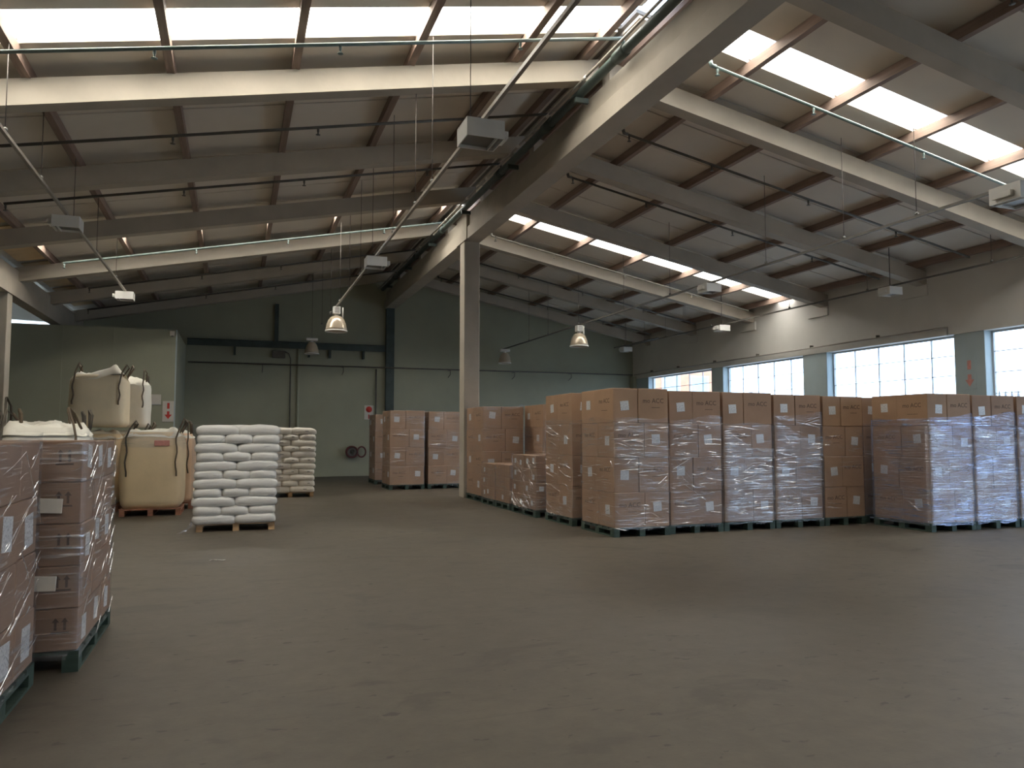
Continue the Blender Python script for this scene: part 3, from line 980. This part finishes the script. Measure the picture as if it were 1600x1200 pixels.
# ------------------------------------------------------------------ bulk bags
def bulk_bag(label, x0, x1, y0, y1, z0, top, body, crown='bagwhite', seed=0, straps='strap', bulge=.04, loops=True, tall_loop=False, peak=None, pink=False, hood=False):
    cx_, cy_ = (x0 + x1) / 2, (y0 + y1) / 2
    a, b = (x1 - x0) / 2, (y1 - y0) / 2
    h = top - z0
    root = thing('bulk_bag', (cx_, cy_, z0), label, 'bulk bag', 'woven bulk bags')
    n, nz = 40, 18
    v, f = [], []

    def sp(t, e):
        return math.copysign(abs(t) ** e, t)
    sh = h * .93

    def rim(th, t):
        e = .34 + .12 * t
        bl = 1 + bulge * math.sin(math.pi * min(1, t * 1.05))
        if t < .08: bl *= 1 - .10 * (1 - t / .08) ** 2
        if t > .86: bl *= 1 - .13 * ((t - .86) / .14) ** 1.6
        x = sp(math.cos(th), e) * a * bl
        y = sp(math.sin(th), e) * b * bl
        k = noise.noise(Vector((x * 2 + seed, y * 2, t * 3))) * .022 + noise.noise(Vector((x * 7 + seed, y * 7, t * 1.2))) * .010
        return x * (1 + k), y * (1 + k)
    for j in range(nz + 1):
        t = j / nz
        for i in range(n):
            th = 2 * math.pi * i / n
            x, y = rim(th, t)
            v.append((cx_ + x, cy_ + y, z0 + t * sh))
    for j in range(nz):
        for i in range(n):
            f.append([j * n + i, j * n + (i + 1) % n, (j + 1) * n + (i + 1) % n, (j + 1) * n + i])
    f.append(list(range(n))[::-1])
    f.append([nz * n + i for i in range(n)])
    mesh_obj('bag_body', v, f, body, root, smooth=True)
    # crumpled top panel, its corners pulled up
    v, f = [], []
    m = 9
    for j in range(m + 1):
        r = 1.015 - j / m
        for i in range(n):
            th = 2 * math.pi * i / n
            x, y = rim(th, 1.0 if j else .93)
            cor = abs(math.sin(2 * th)) ** 3
            dz = .05 * cor * max(0, 1 - abs(r - .9) * 3) + .06 * (1 - r) + noise.noise(Vector((x * r * 4 + seed, y * r * 4, seed))) * .11 + noise.noise(Vector((x * r * 11, y * r * 11 + seed, 3))) * .045
            if j == 0: dz = -.10 + noise.noise(Vector((x * 5 + seed, y * 5, 8))) * .05
            if peak: dz += peak[2] * math.exp(-((x * r - peak[0]) ** 2 + (y * r - peak[1]) ** 2) / .06)
            kk = 1.02 if j == 0 else 1.0
            v.append((cx_ + x * r * kk, cy_ + y * r * kk, z0 + sh + dz))
    for j in range(m):
        for i in range(n):
            f.append([j * n + i, j * n + (i + 1) % n, (j + 1) * n + (i + 1) % n, (j + 1) * n + i])
    f.append([m * n + i for i in range(n)])
    mesh_obj('bag_top', v, f, crown, root, smooth=True)
    rnd = random.Random(seed * 31 + 5)
    corners = [(-1, -1), (1, -1), (1, 1), (-1, 1)]
    for q, (sx_, sy_) in enumerate(corners):
        px, py = cx_ + sx_ * a * .80, cy_ + sy_ * b * 1.0
        # webbing sewn down the side
        pts = []
        for k in range(9):
            t = .42 + .5 * k / 8
            bl = 1 + bulge * math.sin(math.pi * t) + .012
            if t > .86: bl *= 1 - .13 * ((t - .86) / .14) ** 1.6
            pts.append((px + .015 * math.sin(k * 1.3 + seed), cy_ + sy_ * b * bl, z0 + t * sh))
        if loops:
            top_h = (.26 if not (tall_loop and q == 0) else .42) * rnd.uniform(.75, 1.1)
            lean = rnd.uniform(-.15, .15)
            lz = z0 + sh
            pts += [(px + lean * .3, py - sy_ * .06, lz + .05), (px + lean * .8, py - sy_ * .10, lz + top_h * .75), (px + lean, py - sy_ * .14, lz + top_h), (px + lean * .9 + .05, py - sy_ * .2, lz + top_h * .7), (px + .04, py - sy_ * .22, lz - .02)]
        tube('lifting_strap', straps if q % 2 == 0 else 'strap', pts, .020, root, n=6, flat=.006)
    if pink:
        z = z0 + .76 * h
        yy = cy_ - b * (1 + bulge) - .012
        pl = box('pink_print', 'pinkprint', cx_ + .05, cx_ + .33, yy - .006, yy + .02, z, z + .11, root, .004)
        pl['label'] = 'faded pink printed patch'
    if hood:
        v, f = [], []
        for j in range(5):
            t = j / 4
            for i in range(n):
                th = 2 * math.pi * i / n
                x, y = rim(th, .80 + .2 * t)
                zz = z0 + sh * (.80 + .215 * t)
                if j == 0: zz += noise.noise(Vector((x * 3, y * 3, seed))) * .12
                v.append((cx_ + x * 1.03, cy_ + y * 1.03, zz))
        for j in range(4):
            for i in range(n):
                f.append([j * n + i, j * n + (i + 1) % n, (j + 1) * n + (i + 1) % n, (j + 1) * n + i])
        o = mesh_obj('film_hood', v, f, 'film', root, smooth=True)
        o['label'] = 'clear film hood'
    return root


def lone_pallet(label, x0, x1, y0, y1, mat, h=.14):
    r = thing('wooden_pallet', ((x0 + x1) / 2, (y0 + y1) / 2, 0), label, 'pallet', 'pallets under bulk bags')
    pallet_parts(r, x0, y0, x1 - x0, y1 - y0, mat, h)
    return r


lone_pallet('red brown pallet under the big cream bulk bag', -2.12, -1.0, 16.9, 18.0, 'redpallet')
bulk_bag('big cream bulk bag with film hood and pink print on the floor pallet', -2.14, -1.0, 16.9, 18.0, .14, 1.78, 'bagtan', seed=1, pink=True, hood=True, straps='strapblack', bulge=.06)
lone_pallet('pallet under the pink tinged bulk bag behind the cream one', -1.98, -.84, 18.25, 19.35, 'redpallet')
bulk_bag('pink tinged bulk bag half hidden behind the big cream bag', -1.98, -.86, 18.25, 19.35, .14, 1.76, 'bagpink', seed=2, straps='strapblack', bulge=.05)
lone_pallet('pallet under the bulk bag that carries the upper cream bag', -3.42, -2.3, 18.0, 19.1, 'redpallet')
bulk_bag('bulk bag carrying the tall upper cream bag', -3.42, -2.3, 18.0, 19.1, .14, 1.74, 'bagtan', seed=3, loops=False)
bulk_bag('upper cream bulk bag with brown straps stacked highest', -3.30, -2.22, 18.02, 19.08, 1.775, 2.96, 'bagcream', seed=4, straps='strap', peak=(.35, -.4, .14), bulge=.02)
lone_pallet('pallet under the bulk bag that carries the upper white bag', -3.15, -2.03, 19.55, 20.65, 'redpallet')
bulk_bag('bulk bag carrying the upper white bag', -3.15, -2.03, 19.55, 20.65, .14, 1.74, 'bagtan', seed=5, loops=False)
bulk_bag('upper white bulk bag with a dark strap behind the upper cream bag', -3.0, -1.93, 19.57, 20.62, 1.78, 2.94, 'bagwhite', seed=6, straps='strapblack', bulge=.02)
for (xa, ya, tp, sd, lb, tl) in ((-3.05, 11.9, 1.82, 11, 'white bulk bag right behind the left foreground cartons, nearest the cream bag', False),
                                 (-4.25, 11.9, 1.78, 12, 'white bulk bag behind the cartons at the left picture edge', False),
                                 (-3.35, 13.3, 1.86, 13, 'white bulk bag with a tall black loop in the second row', True),
                                 (-4.6, 13.4, 1.86, 14, 'white bulk bag at the left picture edge in the second row', False)):
    lone_pallet('pallet under the ' + lb.split(',')[0], xa, xa + 1.1, ya, ya + 1.1, 'redpallet')
    bulk_bag(lb, xa, xa + 1.1, ya, ya + 1.1, .14, tp, 'bagwhite', seed=sd, straps='strapblack', tall_loop=tl, bulge=.05)


# ------------------------------------------------------------------ pipes, conduits, lamps under the roof
def head(parent, x, y, z, mat):
    lathe('sprinkler_head', mat, [(.0, 0.0), (.02, 0), (.02, -.05), (.012, -.07), (.012, -.10), (.04, -.105), (.04, -.11), (0, -.11)], (x, y, z), parent, n=8)


pz = lambda x: zraf(x) + .1 * S
for k, (yu, mat, where) in enumerate(((9.68, 'teal', 'below the brightest skylight strip'), (12.5, 'pipe', 'between the nearest two rafters'), (15.2, 'pipe', 'in the third rafter bay'),
                                     (20.05, 'tealdark', 'beyond the column'), (23.3, 'pipe', 'in the bay before the last rafters'), (26.6, 'pipe', 'next to the rear gable'))):
    y = yu * S
    x0 = (-3.85 if k in (2, 3, 4) else -4.4) * S
    x1 = 5.2 * S
    t = thing('sprinkler_pipe', ((x0 + x1) / 2, y, pz((x0 + x1) / 2)), 'sprinkler pipe under the left roof slope ' + where, 'pipe', 'sprinkler branch pipes')
    tube('pipe_run', mat, [(x0, y, pz(x0)), (x1, y, pz(x1))], .026, t)
    for xx in (x0 + .03, -1.0 * S, 1.15 * S, 3.6 * S):
        head(t, xx, y, pz(xx) - .02, mat)
    tube('riser', mat, [(x1 - .02, y, pz(x1)), (x1 + .02, y, pz(x1) - .1)], .03, t)
for k, (yu, mat, where) in enumerate(((9.65, 'teal', 'beside the near skylight strip'), (12.45, 'pipe', 'between the nearest two rafters'), (15.0, 'pipe', 'before the far skylight strip'),
                                     (20.3, 'pipe', 'just beyond the far skylight strip'), (23.3, 'pipe', 'in the bay before the last rafters'), (26.4, 'pipe', 'next to the rear gable'), (6.3, 'pipe', 'nearest the viewer'))):
    y = yu * S
    x0, x1 = 6.75 * S, 15.3 * S
    t = thing('sprinkler_pipe', ((x0 + x1) / 2, y, pz((x0 + x1) / 2)), 'sprinkler pipe under the right roof slope ' + where, 'pipe', 'sprinkler branch pipes')
    tube('pipe_run', mat, [(x0, y, pz(x0)), (x1, y, pz(x1))], .026, t)
    tube('elbow', mat, [(x0 + .02, y, pz(x0)), (x0 - .06, y, pz(x0) + .01), (x0 - .08, y, pz(x0) + .08)], .034, t)
    for xx in (x0 + .05, 8.6 * S, 10.9 * S, 13.2 * S):
        head(t, xx, y, pz(xx) - .02, mat)
# main beside the spine beam, with a thinner bright one
mz = sz(7.16)
t = thing('water_main', (XC - .33, 12, mz), 'dark green water main running along the spine beam', 'pipe')
tube('pipe_run', 'darkgreen', [(XC - .34, YF + .1, mz), (XC - .34, YB - .3, mz)], .075, t, n=12)
for yy in (9.7, 12.5, 15.2, 20.05, 23.3, 26.6):
    tube('tee', 'darkgreen', [(XC - .34, yy * S - .16, mz), (XC - .34, yy * S + .16, mz)], .095, t, n=12)
for yy in (11.1, 14.4, 17.8, 21.2, 24.5, 27.8):
    box('bracket', 'darkgreen', XC - .44, XC - .2, yy * S - .03, yy * S + .03, mz - .16, mz - .075, t)
t = thing('steel_conduit', (XC - .5, 12, mz + .1), 'shiny thin conduit beside the dark water main', 'conduit')
tube('conduit_run', 'galv', [(XC - .50, YF + .1, mz + .02), (XC - .50, YB - .3, mz + .02)], .022, t)
for yy in (10.6, 12.1, 13.6, 15.6, 17.1, 19, 22):
    tube('coupling', 'white', [(XC - .50, yy * S - .06, mz + .02), (XC - .50, yy * S + .06, mz + .02)], .032, t)

CZ = sz(5.02)


def conduit(label, x, y0, y1, wires, z=CZ, mat='galv', r=.021):
    t = thing('lighting_trunking', (x, (y0 + y1) / 2, z), label, 'trunking', 'hung lighting trunkings')
    box('channel', mat, x - r, x + r, y0, y1, z - .022, z + .022, t)
    for yy in wires:
        tube('hanger_wire', 'wire', [(x, yy, z + .05), (x, yy, zraf(x) + RAF_H + .02)], .006, t, n=5)
        lathe('hanger_clip', 'lampdark', [(0, .0), (.03, 0), (.03, .035), (.012, .05), (0, .05)], (x, yy, z + .022), t, n=8)
    return t


XM, XLF, XR, XRR = 2.45 * S, -2.54 * S, 9.97 * S, 14.5 * S
wl = [8.6, 10.5, 11.6, 13.4, 15.6, 17.2, 19.0, 20.8, 23.0, 25.4]
conduit('pale hung trunking above the middle aisle', XM, 1.0, 23.0, wl)
conduit('pale hung trunking over the bulk bags on the left', XLF, 1.0, 21.3, [8, 10.4, 12.2, 14.5, 16.8, 19.4])
conduit('grey hung trunking under the right roof slope', XR, 3.0, 30.4, [5.2, 9.4, 11.0, 13.2, 17.0, 19.5, 22.6, 25.2, 27.1], mat='trunkgrey')
conduit('dark trunking end near the rear right corner', XRR - .6, 24.6, 28.1, [25.6, 27.2], mat='pipe')


def box_lamp(label, x, y, z=CZ, flip=1, s=.74, rod=False):
    t = thing('box_luminaire', (x, y, z), label, 'lamp', 'white box luminaires')
    L, W, H = .27 * s, .25 * s, .24 * s
    z1 = z - .05
    z0 = z1 - H
    # housing open at the bottom: four walls, top, recessed reflector and rim
    box('side_plate', 'white', x - L, x - L + .012, y - W, y + W, z0, z1, t)
    box('side_plate', 'white', x + L - .012, x + L, y - W, y + W, z0, z1, t)
    box('end_plate', 'white', x - L + .012, x + L - .012, y - W, y - W + .012, z0, z1, t)
    box('end_plate', 'white', x - L + .012, x + L - .012, y + W - .012, y + W, z0, z1, t)
    box('top_plate', 'white', x - L, x + L, y - W, y + W, z1, z1 + .012, t)
    box('reflector', 'lampdark', x - L + .02, x + L - .02, y - W + .02, y + W - .02, z0 + .035, z0 + .045, t)
    for k in range(4):
        xx = x + flip * (L + .008 + .018 * k)
        box('cooling_fin', 'white', min(xx, xx + flip * .01), max(xx, xx + flip * .01), y - W * .6, y + W * .6, z0 + .05, z0 + .13, t)
    box('rim', 'white', x + flip * L * .62 - .006, x + flip * L * .62 + .006, y - W + .012, y + W - .012, z0 - .004, z0 + .03, t)
    box('hanger', 'galv', x - .02, x + .02, y - .08, y + .08, z1 + .012, z1 + .028, t)
    if rod:
        tube('drop_rod', 'wire', [(x, y, z1 + .02), (x, y, zraf(x) + RAF_H + PUR_H)], .012, t, n=6)
    return t


def bell_lamp(label, x, y, z=CZ, R=.29, small=False, rod=False):
    t = thing('high_bay_lamp', (x, y, z), label, 'lamp', 'bell shaped high bay lamps')
    zt = z - .022
    gw = .10 if not small else .2
    box('hanger', 'galv', x - .015, x + .015, y - .04, y + .04, zt - .002, z - .0205, t)
    box('gear_box', 'white', x - gw, x + gw, y - .1, y + .1, zt - (.2 if not small else .1), zt, t, .01)
    if not small:
        for k in range(3):
            box('louvre', 'lampdark', x - .05, x + .07, y - .103, y - .1, zt - .06 - k * .05, zt - .045 - k * .05, t)
    zb = zt - (.2 if not small else .1)
    lathe('neck', 'white', [(.0, 0), (.06, 0), (.05, -.04), (.07, -.07), (0, -.07)], (x, y, zb), t, n=14)
    k = R / .29
    prof = [(.07, -.05), (.11, -.06), (.17 * k, -.10), (.22 * k, -.17), (.26 * k, -.27), (.285 * k, -.39), (.30 * k, -.46), (.29 * k, -.46), (.275 * k, -.39), (.25 * k, -.27), (.21 * k, -.18), (.16 * k, -.115), (.08, -.07)]
    lathe('bell_shade', 'bell', prof, (x, y, zb), t, n=28)
    lathe('rim', 'white', [(.30 * k, -.455), (.308 * k, -.46), (.308 * k, -.49), (.30 * k, -.495), (.292 * k, -.47)], (x, y, zb), t, n=28)
    lathe('bulb', 'white', [(.0, -.08), (.035, -.09), (.05, -.2), (.035, -.28), (0, -.30)], (x, y, zb), t, n=12)
    if rod:
        tube('drop_rod', 'wire', [(x, y, zt - .01), (x, y, zraf(x) + ROOF)], .008, t, n=6)
    if not small:
        tube('conduit_drop', 'white', [(x + .17, y, z - .03), (x + .17, y, zb - .16)], .018, t)
    return t


box_lamp('large white box lamp hanging nearest above the middle aisle', XM, 7.74 * S + .1, s=.82)
box_lamp('white box lamp hanging left of the column top', XM, 14.55 * S)
bell_lamp('bell lamp hanging in front of the dark rear wall', XM, 20.6 * S)
bell_lamp('small bell lamp close to the rear wall left of the post', 2.45 * S, 27.6 * S, R=.25, small=True, rod=True)
box_lamp('dim white box lamp hanging at upper left', XLF, 13.45 * S, flip=-1)
box_lamp('small white box lamp above the stacked bulk bags', XLF, 20.1 * S, flip=-1)
box_lamp('grey box lamp at the right picture edge near the roof', XR, 7.35 * S, flip=-1, s=.95)
box_lamp('box lamp below the end of the far skylight strip', XR, 14.6 * S, flip=-1)
bell_lamp('bell lamp hanging right of the column', XR, 21.6 * S)
bell_lamp('small bell lamp close to the rear wall right of the column', XR, 28.6 * S, R=.25, small=True)
for yy, lb in ((13.9, 'white box lamp on the right wall near the wide window'), (20.6, 'white box lamp on the right wall above the second far window'), (27.0, 'white box lamp in the rear right corner')):
    box_lamp(lb, XRR, yy * S, z=sz(5.12), flip=-1, rod=True)
conduit('thin dark trunking along the top of the right wall', XRR + .25, 5.0, 29.0, [9, 12, 15.5, 18.5, 22.5, 25.5], z=sz(5.18), mat='pipe', r=.012)

# ------------------------------------------------------------------ pipes on the walls
pzz = sz(4.16)
t = thing('wall_pipe', (3, YB - .14, pzz), 'thin dark pipe running level across the rear wall', 'pipe')
tube('pipe_run', 'pipe', [(RX + .1, YB - .33, pzz), (XW - .2, YB - .33, pzz)], .028, t)
for xx in (.9, 3.9, 8.2, 11.0, 13.6):
    tube('bracket', 'pipe', [(xx, YB, pzz - .02), (xx, YB - .33, pzz - .03), (xx, YB - .33, pzz - .2), (xx, YB, pzz - .3)], .014, t, n=6)
t = thing('wall_pipe', (XW - .1, 20, sz(4.18)), 'thin pipe along the right wall just above the windows', 'pipe')
tube('pipe_run', 'galv', [(XW - .1, YB - .3, sz(4.17)), (XW - .1, 13.65 * S, sz(4.17)), (XW - .1, 13.65 * S, sz(3.98))], .022, t)
for yy in (15.8, 18.3, 20.8, 23.2, 25.6, 27.6):
    box('bracket', 'pipe', XW - .12, XW, yy * S - .012, yy * S + .012, sz(4.17), sz(4.25), t)
lz = sz(4.88)
t = thing('wall_rail', (1.8, YB - .15, lz), 'dark green steel rail with brackets across the left of the rear wall', 'rail')
box('rail_web', 'darkgreen', RX + .05, XC - .2, YB - .2, YB - .16, lz - .11, lz + .11, t)
box('rail_flange', 'darkgreen', RX + .05, XC - .2, YB - .30, YB - .06, lz + .11, lz + .14, t)
for xx in (-.1, 2.6, 3.4, 4.7):
    box('bracket', 'darkgreen', xx - .04, xx + .04, YB - .18, YB, lz - .42, lz - .11, t)
box('strut', 'darkgreen', 1.32, 1.46, YB - .16, YB - .04, lz + .14, sz(6.4), t)
t = thing('junction_box', (1.55, YB - .12, sz(4.55)), 'black junction box under the wall rail with a bent cable', 'box')
box('housing', 'pipe', 1.25, 1.72, YB - .22, YB - .01, sz(4.42), sz(4.68), t, .01)
tube('cable', 'pipe', [(1.72, YB - .06, sz(4.66)), (1.86, YB - .06, sz(4.6)), (1.93, YB - .06, sz(4.4)), (1.94, YB - .06, 1.0)], .022, t)
t = thing('downpipe', (2.3, YB - .06, 2), 'grey green downpipe on the rear wall behind the cream sacks', 'pipe')
tube('pipe_run', 'green', [(2.22, YB - .06, 0.02), (2.22, YB - .06, lz - .1)], .05, t)
t = thing('wall_pipe', (5.1, YB - .1, 2), 'thin dark vertical pipe left of the rear wall post', 'pipe')
tube('pipe_run', 'pipe', [(5.22, YB - .08, .05), (5.22, YB - .08, pzz - .05)], .03, t)

# ------------------------------------------------------------------ signs and reel on the walls
sx0 = 4.78
t = thing('fire_sign', (sx0 + .2, YB - .02, sz(2.5)), 'white board with a red disc on the rear wall', 'sign')
box('board', 'signwhite', sx0, sx0 + .36, YB - .03, YB - .005, 2.22, 2.78, t)
lathe('red_disc', 'red', [(0, 0), (.12, 0), (.12, .006), (0, .006)], (0, 0, 0), t, n=20)
d = t.children[-1]; d.rotation_euler = (math.radians(90), 0, 0); d.location = Vector((sx0 + .18, YB - .031, 2.62)) - t.location
box('red_mark', 'red', sx0 + .15, sx0 + .20, YB - .034, YB - .03, 2.25, 2.42, t)
t = thing('fire_sign', (-1.95, RY - .01, 2.45), 'white board with red extinguisher and arrow on the partition corner', 'sign')
box('board', 'signwhite', -2.15, -1.83, RY - .03, RY - .013, 2.02, 2.66, t)
box('red_extinguisher', 'red', -2.02, -1.95, RY - .034, RY - .03, 2.42, 2.6, t, .002)
mesh_obj('red_arrow', [(-2.02, RY - .034, 2.34), (-1.95, RY - .034, 2.34), (-1.95, RY - .034, 2.24), (-1.88, RY - .034, 2.24), (-1.985, RY - .034, 2.1), (-2.09, RY - .034, 2.24), (-2.02, RY - .034, 2.24),
                       (-2.02, RY - .030, 2.34), (-1.95, RY - .030, 2.34), (-1.95, RY - .030, 2.24), (-1.88, RY - .030, 2.24), (-1.985, RY - .030, 2.1), (-2.09, RY - .030, 2.24), (-2.02, RY - .030, 2.24)],
         [(0, 1, 2, 3, 4, 5, 6), (13, 12, 11, 10, 9, 8, 7)] + [(i, i + 7, (i + 1) % 7 + 7, (i + 1) % 7) for i in range(7)], 'red', t)
sy_ = 13.2 * S
t = thing('fire_sign', (XW + .03, sy_, 3.1), 'faint board with a washed out red arrow on the pier between the right windows', 'sign')
box('board', 'bluegrey', XW + .022, XW + .038, sy_ - .17, sy_ + .17, 2.72, 3.5, t)
box('red_extinguisher', 'pinkprint', XW + .018, XW + .022, sy_ - .05, sy_ + .05, 3.2, 3.42, t)
mesh_obj('red_arrow', [(XW + q, sy_ + a, z) for q in (.018, .022) for a, z in ((-.05, 3.08), (.05, 3.08), (.05, 2.95), (.12, 2.95), (0, 2.78), (-.12, 2.95), (-.05, 2.95))],
         [(0, 1, 2, 3, 4, 5, 6), (13, 12, 11, 10, 9, 8, 7)] + [(i, i + 7, (i + 1) % 7 + 7, (i + 1) % 7) for i in range(7)], 'pinkprint', t)
t = thing('notice_board', (-2.38, RY - .02, 2.7), 'plain pale notice plate beside the red arrow sign', 'sign')
box('plate', 'signwhite', -2.56, -2.2, RY - .028, RY - .013, 2.56, 2.86, t, .004)
box('frame_strip', 'frame', -2.57, -2.19, RY - .032, RY - .013, 2.54, 2.56, t)
t = thing('hose_reel', (4.4, YB - .2, .95), 'dim red fire hose reel low on the rear wall', 'hose reel')
for dy in (-.32, -.14):
    tube('reel_ring', 'reelred', [(4.28 + .21 * math.cos(a * math.pi / 12), YB + dy, .95 + .21 * math.sin(a * math.pi / 12)) for a in range(24)], .03, t, n=6, closed=True)
tube('hose_coil', 'pipe', [(4.28 + .14 * math.cos(a * math.pi / 10), YB - .23, .95 + .14 * math.sin(a * math.pi / 10)) for a in range(20)], .07, t, n=8, closed=True)
tube('axle', 'pipe', [(4.28, YB - .34, .95), (4.28, YB, .95)], .03, t)
tube('reel_ring', 'reelred', [(4.66 + .16 * math.cos(a * math.pi / 12), YB - .22, .95 + .2 * math.sin(a * math.pi / 12)) for a in range(24)], .03, t, n=6, closed=True)

# corner sensor on the partition, door of the right wall
t = thing('wall_sensor', (RX - .1, RY - .05, RZ - .1), 'small pale sensor at the top corner of the partition', 'sensor')
box('housing', 'signwhite', RX - .2, RX - .06, RY - .09, RY - .013, RZ - .2, RZ - .06, t, .01)
lathe('lens', 'lampdark', [(0, 0), (.035, 0), (.025, -.03), (0, -.035)], (RX - .13, RY - .05, RZ - .2), t, n=10)

# scraps lying on the floor
rnd = random.Random(3)
for (x, y, lb) in ((8.05, 5.25, 'thin pale scrap on the open floor at the right'), (11.6, 7.9, 'pale scrap near the right pallets'), (-.28, 10.6, 'scrap of clear film on the floor near the left cartons')):
    v, f = [], []
    for i in range(8):
        for j in range(3):
            v.append((x + i * .028 + rnd.uniform(-.006, .006), y + j * .018 + .03 * math.sin(i * .8), .003 + .012 * abs(math.sin(i * 1.1 + j)) + (.004 if j == 1 else 0)))
    for i in range(7):
        for j in range(2):
            f.append([i * 3 + j, (i + 1) * 3 + j, (i + 1) * 3 + j + 1, i * 3 + j + 1])
    tag(mesh_obj('film_scrap', v, f, 'debris'), lb, 'scrap', 'scraps on the floor')
